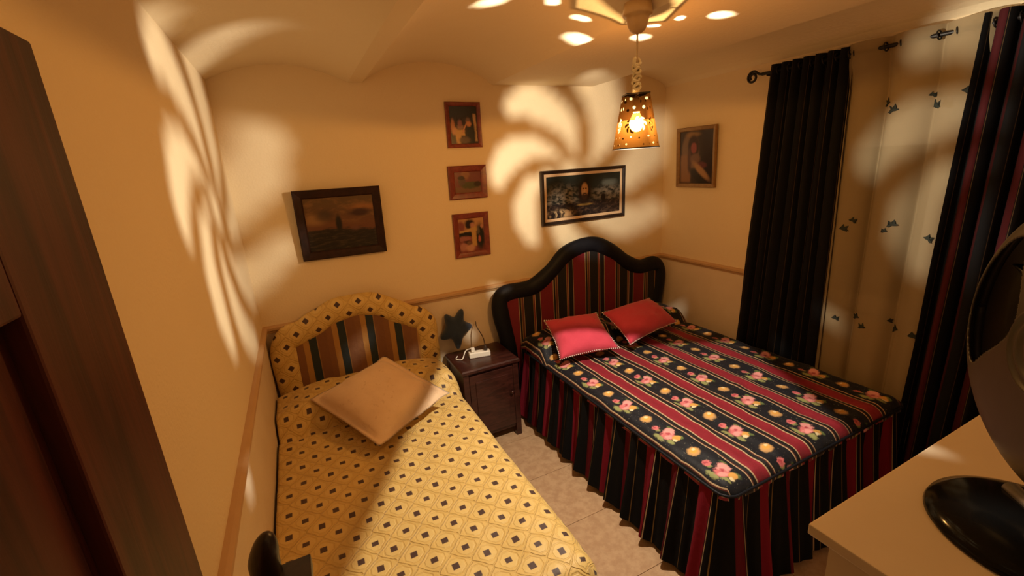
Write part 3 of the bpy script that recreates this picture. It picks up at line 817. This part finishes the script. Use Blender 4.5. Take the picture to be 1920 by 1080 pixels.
_p = picture('picture_frame', 'small landscape red-framed picture, middle of the column of three', (1.083, wy, 1.790), .272, .220, .042, .022, 'frame_red', 'print_reclining', roll=.012); _p['group'] = 'red-framed pictures hung in a column'
_p = picture('picture_frame', 'red-framed photo of a woman in cream, lowest of the column of three', (1.078, wy, 1.430), .262, .306, .038, .020, 'frame_red', 'print_party', roll=.010); _p['group'] = 'red-framed pictures hung in a column'
picture('picture_frame', 'wide black-framed painting of a bearded face over a dark sea', (2.030, wy-.012, 1.625), .775, .402, .026, .026, 'frame_black', 'print_face_sea', slip=.020, lean=.02)
picture('picture_frame', 'bronze-framed portrait of a veiled woman on the window wall', (X1-.014, 2.543, 1.850), .372, .450, .030, .024, 'frame_bronze', 'print_veil', 'right', lean=.03)

# ------------------------------------------------------------------ curtains
ROD_X, ROD_Z = 2.772, 2.333
rod = thing('curtain_rod', 'black wrought-iron curtain rod with scrolled end above the window', 'curtain rod', (ROD_X, 1.2, ROD_Z))
bm = BM(); tube(bm, [(ROD_X, 2.00, ROD_Z), (ROD_X, .30, ROD_Z)], .010, 10, None, Vector((0, 0, 1))); obj('rod', fixn(bm), 'iron', rod, smooth=True)
def scroll(y, sg):
    pts = [(ROD_X, y, ROD_Z), (ROD_X, y+sg*.03, ROD_Z+.004), (ROD_X, y+sg*.055, ROD_Z+.022)]
    c = (y+sg*.075, ROD_Z-.008)
    for k in range(26):
        a = (.62+k/25*-1.35)*2*pi/1.0 if False else pi*.62-k/25*2.9*pi
        r = .036*(1-.62*k/25)
        pts.append((ROD_X, c[0]+sg*r*cos(a), c[1]+r*sin(a)))
    bm = BM(); tube(bm, catmull(pts, 2), .0075, 8, None, Vector((1, 0, 0))); return fixn(bm)
obj('scroll_finial', scroll(1.99, 1), 'iron', rod, smooth=True); obj('scroll_finial', scroll(.30, -1), 'iron', rod, smooth=True)
for y in (1.965, .42):
    bm = BM(); tube(bm, [(ROD_X, y, ROD_Z-.012), (X1-.001, y, ROD_Z-.012)], .006, 8, None, Vector((0, 0, 1))); lathe(bm, [(.02, 0), (.02, .006)], (X1-.007, y, ROD_Z-.012), 14, (1, 0, 0)); obj('bracket', fixn(bm), 'iron', rod, smooth=True)
def curtain(name, label, y0t, y1t, y0b, y1b, xc, z0, z1, folds, amp, m, nu, seed, uvw, weave=0):
    root = thing(name, label, 'curtain', (xc, (y0t+y1t)/2, z0))
    def f(u, v):
        d = 1-v
        y = (y0t+(y1t-y0t)*u)*(1-d)+(y0b+(y1b-y0b)*u)*d
        ph = 2*pi*folds*u+seed
        a = amp*(.75+.5*vn(u*folds*.7+seed, v*1.3))*(.85+.3*d)
        x = xc-a*sin(ph)-.25*a*sin(2.3*ph+1+seed)*d+.012*(vn(u*9, v*3+seed)-.5)
        if weave:
            k = sst(.90, .975, v); x = (x*(1-k)+(ROD_X-weave*sin(ph))*k)
        y += .25*abs(y1t-y0t)/folds*cos(ph)*.45+.010*(vn(u*7, v*5+seed)-.5)*d
        return (min(x, X1-.012), y, z0+(z1-z0)*v)
    bm = grid(None, nu, 44, f, lambda u, v: (u*uvw, v))
    o = obj('fabric', bm, m, root, smooth=True)
    return root, f
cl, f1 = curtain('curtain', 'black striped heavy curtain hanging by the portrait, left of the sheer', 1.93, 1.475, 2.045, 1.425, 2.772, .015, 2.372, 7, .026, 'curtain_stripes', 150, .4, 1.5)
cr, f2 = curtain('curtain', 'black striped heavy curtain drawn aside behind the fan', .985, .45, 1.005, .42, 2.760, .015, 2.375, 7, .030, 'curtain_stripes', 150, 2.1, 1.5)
sh, f3 = curtain('sheer_curtain', 'sheer cream curtain embroidered with small dark birds over the window', 1.50, .965, 1.48, .97, 2.802, .06, 2.380, 2.6, .026, 'sheer_voile', 120, -.47, 1.0, weave=.026)
cl['group'] = cr['group'] = 'heavy striped curtains on the rod'
def ringset(root, f, us, m):
    for u in us:
        y = f(u, .985)[1]
        bm = BM(); n = 18; path = [(ROD_X+.020*cos(2*pi*k/n), y+.004*sin(2*pi*k/n), ROD_Z+.020*sin(2*pi*k/n)) for k in range(n+1)]
        tube(bm, path, .0035, 6); obj('ring', fixn(bm), m, root, smooth=True)
ringset(cl, f1, [(.07+k/7) for k in range(7)], 'iron'); ringset(cr, f2, [(.07+k/7) for k in range(7)], 'iron'); ringset(sh, f3, [.075, .26, .455, .645, .84], 'iron')
BIRD = [(-.030, .002), (-.024, .007), (-.012, .008), (-.010, .022), (.000, .036), (.004, .020), (.004, .009), (.014, .014), (.034, .024), (.024, .008), (.014, .001), (.030, -.010), (.036, -.018), (.026, -.016), (.020, -.022), (.006, -.008), (-.010, -.007), (-.022, -.003)]
def bird(y, z, sc, ang, flip):
    # find the fabric surface at this y
    v = (z-.06)/(2.375-.06); best = min(((abs(f3(k/400, v)[1]-y), k/400) for k in range(401)))[1]
    e = .012
    p = Vector(f3(best, v)); tu = Vector(f3(min(1, best+e), v))-Vector(f3(max(0, best-e), v)); tu.normalize(); tv = Vector((0, 0, 1))
    nrm = tu.cross(tv).normalized()
    if nrm.x > 0: nrm = -nrm
    bm = BM(); R = []
    for off in (.0012, .0042):
        row = []
        for a, b in BIRD:
            a *= flip; a, b = a*cos(ang)-b*sin(ang), a*sin(ang)+b*cos(ang)
            row.append(bm.verts.new(p+tu*a*sc+tv*b*sc+nrm*off))
        R.append(row)
    n = len(BIRD); bm.faces.new(R[1]); bm.faces.new(R[0][::-1])
    for i in range(n): bm.faces.new((R[0][i], R[0][(i+1) % n], R[1][(i+1) % n], R[1][i]))
    bmesh.ops.triangulate(bm, faces=bm.faces)
    obj('embroidered_bird', fixn(bm), 'bird_thread', sh)
for k, (y, z, s) in enumerate([(1.313, 2.064, 1.1), (1.272, 2.026, 1.2), (1.122, 2.026, 1.2), (1.14, 2.075, .7), (1.0, 2.071, 1.2), (1.386, 1.462, .9), (1.42, 1.414, 1.1), (1.192, 1.457, 1.1), (1.224, 1.420, .7), (1.30, .911, 1), (1.258, .865, 1), (1.146, .931, .7), (1.118, .888, 1.2), (1.022, .889, 1.1), (1.04, 1.40, 1.0), (1.40, .88, .9)]):
    bird(y, z, s*.68, -.25+.5*hsh(k, 3), 1 if hsh(k) > .4 else -1)

# ------------------------------------------------------------------ pendant lamp
pend = thing('pendant_lamp', 'glowing pierced square lampshade hanging on a cord from the ceiling', 'pendant lamp', (LAMP.x, LAMP.y, 2.40))
lx, ly = LAMP.x, LAMP.y
bm = BM(); lathe(bm, [(.050, 2.430), (.054, 2.402), (.055, 2.394), (.053, 2.388), (.043, 2.384), (.040, 2.372), (.036, 2.356), (.028, 2.340), (.017, 2.331), (.006, 2.328)], (lx, ly, 0), 36); obj('ceiling_rose', fixn(bm), 'rose_wood', pend, smooth=True)
bm = BM(); tube(bm, [(lx, ly, 2.330), (lx-.001, ly, 2.20), (lx, ly, 2.06)], .0035, 8, None, Vector((0, 1, 0))); obj('cord', fixn(bm), 'cord_cloth', pend, smooth=True)
pts = []
for k in range(70):
    a = k/69*2*pi*7.5; r = .0115+.003*sin(k*.9)
    pts.append((lx-.002+r*cos(a), ly+r*sin(a), 2.128+.105*k/69+.004*sin(k*1.7)))
pts += [(lx-.014, ly-.004, 2.244), (lx-.02, ly-.006, 2.228), (lx-.012, ly-.008, 2.212), (lx+.006, ly-.008, 2.222), (lx+.010, ly, 2.240), (lx, ly+.006, 2.246)]
bm = BM(); tube(bm, catmull(pts, 2), .0062, 7); obj('cord_wrap', fixn(bm), 'cord_wrap', pend, smooth=True)
# shade: square pyramid, each face pierced by a pinwheel and eight round dots
d2 = Vector((lx, ly, 0)).normalized(); rr = Vector((d2.y, -d2.x, 0)); ph = math.radians(14)
nf = -d2*cos(ph)+rr*sin(ph)
SB, STP, ZB, ZTOP = .074, .043, 1.920, 2.118
bm = BM(); NS = 104
RO = .0282
def open_at(s, dz):
    r = hypot(s, dz+.0085)
    if r < RO:
        k = r/RO
        if k < .10: return True
        fi = atan2(dz+.0085, s)+1.25*(1-k)**1.1+.85
        q = (fi/(2*pi/7)) % 1
        wdt = .31*min(1, ((1-k)/.16)**.5)*min(1, max(0, (k-.12)/.42)**.8)
        if abs(q-.5) < wdt: return True
    for a, b in ((.029, .083), (.018, .052), (.033, -.054), (.052, -.080)):
        if hypot(abs(s)-a, dz-b) < (.0055 if b > 0 else .0036): return True
    return False
shade_c = Vector((lx, ly, 0))+(Matrix.Rotation(-pi/2, 3, 'Z') @ nf)*.0035
for k in range(4):
    n_ = Matrix.Rotation(k*pi/2, 3, 'Z') @ nf
    srt = Vector((n_.y, -n_.x, 0))            # right as seen from inside looking out
    V = []
    for j in range(NS+1):
        h = j/NS; z = ZB+(ZTOP-ZB)*h; hw = SB+(STP-SB)*h
        V.append([bm.verts.new(shade_c+n_*hw+srt*(hw*(2*i/NS-1))+Vector((0, 0, z))) for i in range(NS+1)])
    for j in range(NS):
        h = (j+.5)/NS; z = ZB+(ZTOP-ZB)*h; hw = SB+(STP-SB)*h
        for i in range(NS):
            s = hw*(2*(i+.5)/NS-1)
            if open_at(s, z-LAMP.z): continue
            bm.faces.new((V[j][i], V[j][i+1], V[j+1][i+1], V[j+1][i]))
bmesh.ops.delete(bm, geom=[v for v in bm.verts if not v.link_faces], context='VERTS')
obj('shade', bm, 'amber_shade', pend, loc=(lx, ly, LAMP.z))
for nm, z, hw in (('bottom_hoop', ZB, SB), ('top_hoop', ZTOP, STP)):
    bm = BM(); q4 = [Matrix.Rotation(k*pi/2, 3, 'Z') @ nf for k in range(4)]
    c4 = [shade_c+q*hw+Vector((q.y, -q.x, 0))*hw+Vector((0, 0, z)) for q in q4]
    R_ = []
    for e in (-.0022, .0022):
        for f_ in (-.002, .002): R_.append([bm.verts.new(c+(c-shade_c-Vector((0, 0, z))).normalized()*e+Vector((0, 0, f_))) for c in c4])
    for a_, b_ in ((0, 1), (1, 3), (3, 2), (2, 0)):
        for k in range(4): bm.faces.new((R_[a_][k], R_[a_][(k+1) % 4], R_[b_][(k+1) % 4], R_[b_][k]))
    obj(nm, fixn(bm), 'iron', pend)
for q in q4: bm = BM(); tube(bm, [shade_c+q*STP+Vector((0, 0, ZTOP)), shade_c+Vector((0, 0, ZTOP-.012))], .0016, 6, None, Vector((0, 0, 1))); obj('spoke', fixn(bm), 'iron', pend, smooth=True)
bm = BM(); P_ = []
for hw in (STP-.001, .010): P_.append([bm.verts.new(shade_c+q*hw+Vector((q.y, -q.x, 0))*hw+Vector((0, 0, ZTOP-.001))) for q in q4])
for k in range(4): bm.faces.new((P_[0][k], P_[0][(k+1) % 4], P_[1][(k+1) % 4], P_[1][k]))
obj('added_top_dimmer', bm, 'top_dimmer', pend)  # added plate across the open shade top, dims the ceiling round the rose
bm = BM(); lathe(bm, [(.012, 2.052), (.014, 2.056), (.014, 2.095), (.008, 2.108), (.003, 2.112)], (lx, ly, 0), 16); obj('lamp_holder', fixn(bm), 'white_plastic', pend, smooth=True)
bm = BM(); lathe(bm, [(.003, LAMP.z-.034), (.014, LAMP.z-.030), (.025, LAMP.z-.017), (.028, LAMP.z-.003), (.025, LAMP.z+.012), (.016, LAMP.z+.030), (.011, 2.056)], (lx, ly, 0), 20); obj('bulb', fixn(bm), 'bulb_glass', pend, smooth=True)
ld = bpy.data.lights.new('bulb_light', 'POINT'); ld.energy = LAMP_WATTS; ld.color = LAMP_RGB; ld.shadow_soft_size = .0025
lo = bpy.data.objects.new('bulb_light', ld); COL.objects.link(lo); lo.parent = pend; lo.location = (0, 0, LAMP.z-2.40)

# ------------------------------------------------------------------ chest of drawers and fan by the camera
cx0, cx1, cyb, cyf, cz = .878, 1.86, Y0+.01, .436, 1.10
ch = thing('chest_of_drawers', 'cream-topped chest of drawers carrying the fan', 'chest', ((cx0+cx1)/2, (cyb+cyf)/2, 0))
obj('top', bx(cx0, cx1, cyb, cyf, cz-.026, cz), 'cream_board', ch, bevel=.003)
obj('side_panel', bx(cx0+.035, cx0+.055, cyb+.01, cyf-.030, 0, cz-.026), 'cream_board', ch)
obj('side_panel', bx(cx1-.055, cx1-.035, cyb+.01, cyf-.030, 0, cz-.026), 'cream_board', ch)
obj('back_panel', bx(cx0+.055, cx1-.055, cyb+.01, cyb+.022, .05, cz-.026), 'cream_board', ch)
obj('carcass', bx(cx0+.056, cx1-.056, cyb+.024, cyf-.050, .06, cz-.028), 'cream_board', ch)
for k in range(5):
    z0 = .07+k*.198
    dd = obj('drawer', bx(cx0+.058, cx1-.058, cyf-.050, cyf-.032, z0, z0+.190), 'cream_board', ch, bevel=.002)
    for x in (cx0+.25, cx1-.25):
        bm = BM(); lathe(bm, [(.006, 0), (.006, .010), (.013, .016), (.012, .022), (.001, .025)], (x, cyf-.032, z0+.095), 14, (0, 1, 0)); obj('knob', fixn(bm), 'brass', dd, smooth=True)

fan = thing('fan', 'black table fan with dish head on a round glossy base', 'fan', (1.22, .19, cz))
bm = BM(); lathe(bm, [(.170, cz), (.175, cz+.006), (.172, cz+.014), (.150, cz+.026), (.105, cz+.036), (.05, cz+.040), (.002, cz+.041)], (1.22, .19, 0), 56); obj('base', fixn(bm), 'black_plastic', fan, smooth=True)
bm = BM(); tube(bm, [(1.225, .195, cz+.036), (1.225, .195, cz+.16)], .022, 16, None, Vector((0, 1, 0))); tube(bm, [(1.30, .262, cz+.038), (1.19, .15, cz+.040)], .016, 12, .014, Vector((0, 0, 1))); obj('neck', fixn(bm), 'grey_metal', fan, smooth=True)
fc = Vector((1.2, .2, 1.50)); fn = Vector((-.7071, .7071, 0)); fa = Vector((.7071, .7071, 0)); fz = Vector((0, 0, 1))
FR, FT = .29, .062
def fpt(r, a, w): return fc+fa*(r*cos(a))+fz*(r*sin(a))+fn*w
def shell(w_of, mask, nr, na, r0, r1):
    bm = BM(); V = []
    for i in range(nr+1):
        r = r0+(r1-r0)*i/nr
        V.append([bm.verts.new(fpt(r, 2*pi*j/na, w_of(r))) for j in range(na)])
    for i in range(nr):
        for j in range(na):
            rm = r0+(r1-r0)*(i+.5)/nr
            if mask(rm, 2*pi*(j+.5)/na): continue
            bm.faces.new((V[i][j], V[i][(j+1) % na], V[i+1][(j+1) % na], V[i+1][j]))
    bmesh.ops.delete(bm, geom=[v for v in bm.verts if not v.link_faces], context='VERTS')
    return bm
def tear(r, a):
    # two teardrop openings beside the hub
    for k in range(2):
        c = math.radians(14+152*k); d = (a-c+pi) % (2*pi)-pi
        rn = (r-.085)/(.262-.085)
        if 0 < rn < 1 and abs(d) < .86*sqrt(max(0, 1-(2*rn-1)**4))*(.55+.45*rn): return True
    return False
bm = shell(lambda r: FT*sqrt(max(0, 1-(r/FR)**2))**.8+.003*sin(r*240)*(1 if r < .085 else 0), tear, 90, 320, .004, FR-.0005); fixn(bm)
fs = obj('front_shell', bm, 'fan_shell', fan, smooth=True); fs.modifiers.new('solid', 'SOLIDIFY').thickness = .004
bm = shell(lambda r: -FT*1.15*sqrt(max(0, 1-(r/FR)**2))**.8, lambda r, a: False, 16, 96, .004, FR); fixn(bm); obj('rear_shell', bm, 'fan_shell', fan, smooth=True)
bm = BM(); tube(bm, [fpt(FR-.004, 2*pi*k/96, 0) for k in range(97)], .008, 8, None, fn); obj('rim', fixn(bm), 'fan_shell', fan, smooth=True)
for k in range(5):
    a0 = 2*pi*k/5
    bm = BM(); rows = []
    for i in range(9):
        r = .03+.215*i/8; sw = .34*sin(pi*min(1, .25+.75*i/8)); c = a0+.5*i/8
        rows.append([fpt(r, c-sw, -.022), fpt(r, c, -.010), fpt(r, c+sw, .006)])
    V = [[bm.verts.new(p) for p in r] for r in rows]
    for i in range(8):
        for j in range(2): bm.faces.new((V[i][j], V[i][j+1], V[i+1][j+1], V[i+1][j]))
    b_ = obj('blade', bm, 'fan_dark', fan, smooth=True); b_.modifiers.new('solid', 'SOLIDIFY').thickness = .003
bm = BM(); lathe(bm, [(.038, -.03), (.038, .02), (.030, .030), (.002, .034)], fc, 24, fn); obj('hub', fixn(bm), 'fan_dark', fan, smooth=True)

# ------------------------------------------------------------------ dark wooden stand by the foot of the single bed
st = thing('valet_stand', 'dark wooden valet stand with rounded post and black tray, by the single bed', 'stand', (-.17, .76, 0))
py = .86
def post(x, y, top):
    bm = BM(); R = []
    zs = [0, .3, .6, .9, 1.05, top-.060]+[top-.060+.060*sin(k*pi/2/8) for k in range(1, 9)]
    for z in zs:
        q = max(0, (z-top+.060)/.060); w = .028*sqrt(max(.01, 1-q*q)); sx = .014*q
        R.append([(x+sx+w*cos(2*pi*j/16), y+w*sin(2*pi*j/16), z) for j in range(16)])
    loft(bm, R); return fixn(bm)
obj('post', post(-.178, py, 1.226), 'dark_stand', st, smooth=True)
obj('post', post(-.178, py-.20, 1.226), 'dark_stand', st, smooth=True)
obj('tray', bx(-.20, -.098, py-.22, py+.012, 1.100, 1.130), 'dark_stand', st, bevel=.002)
obj('crossbar', bx(-.188, -.168, py-.20, py, .62, .66), 'dark_stand', st)
obj('foot', bx(-.26, -.06, py-.02, py+.02, 0, .035), 'dark_stand', st, bevel=.004)
obj('foot', bx(-.26, -.06, py-.22, py-.18, 0, .035), 'dark_stand', st, bevel=.004)
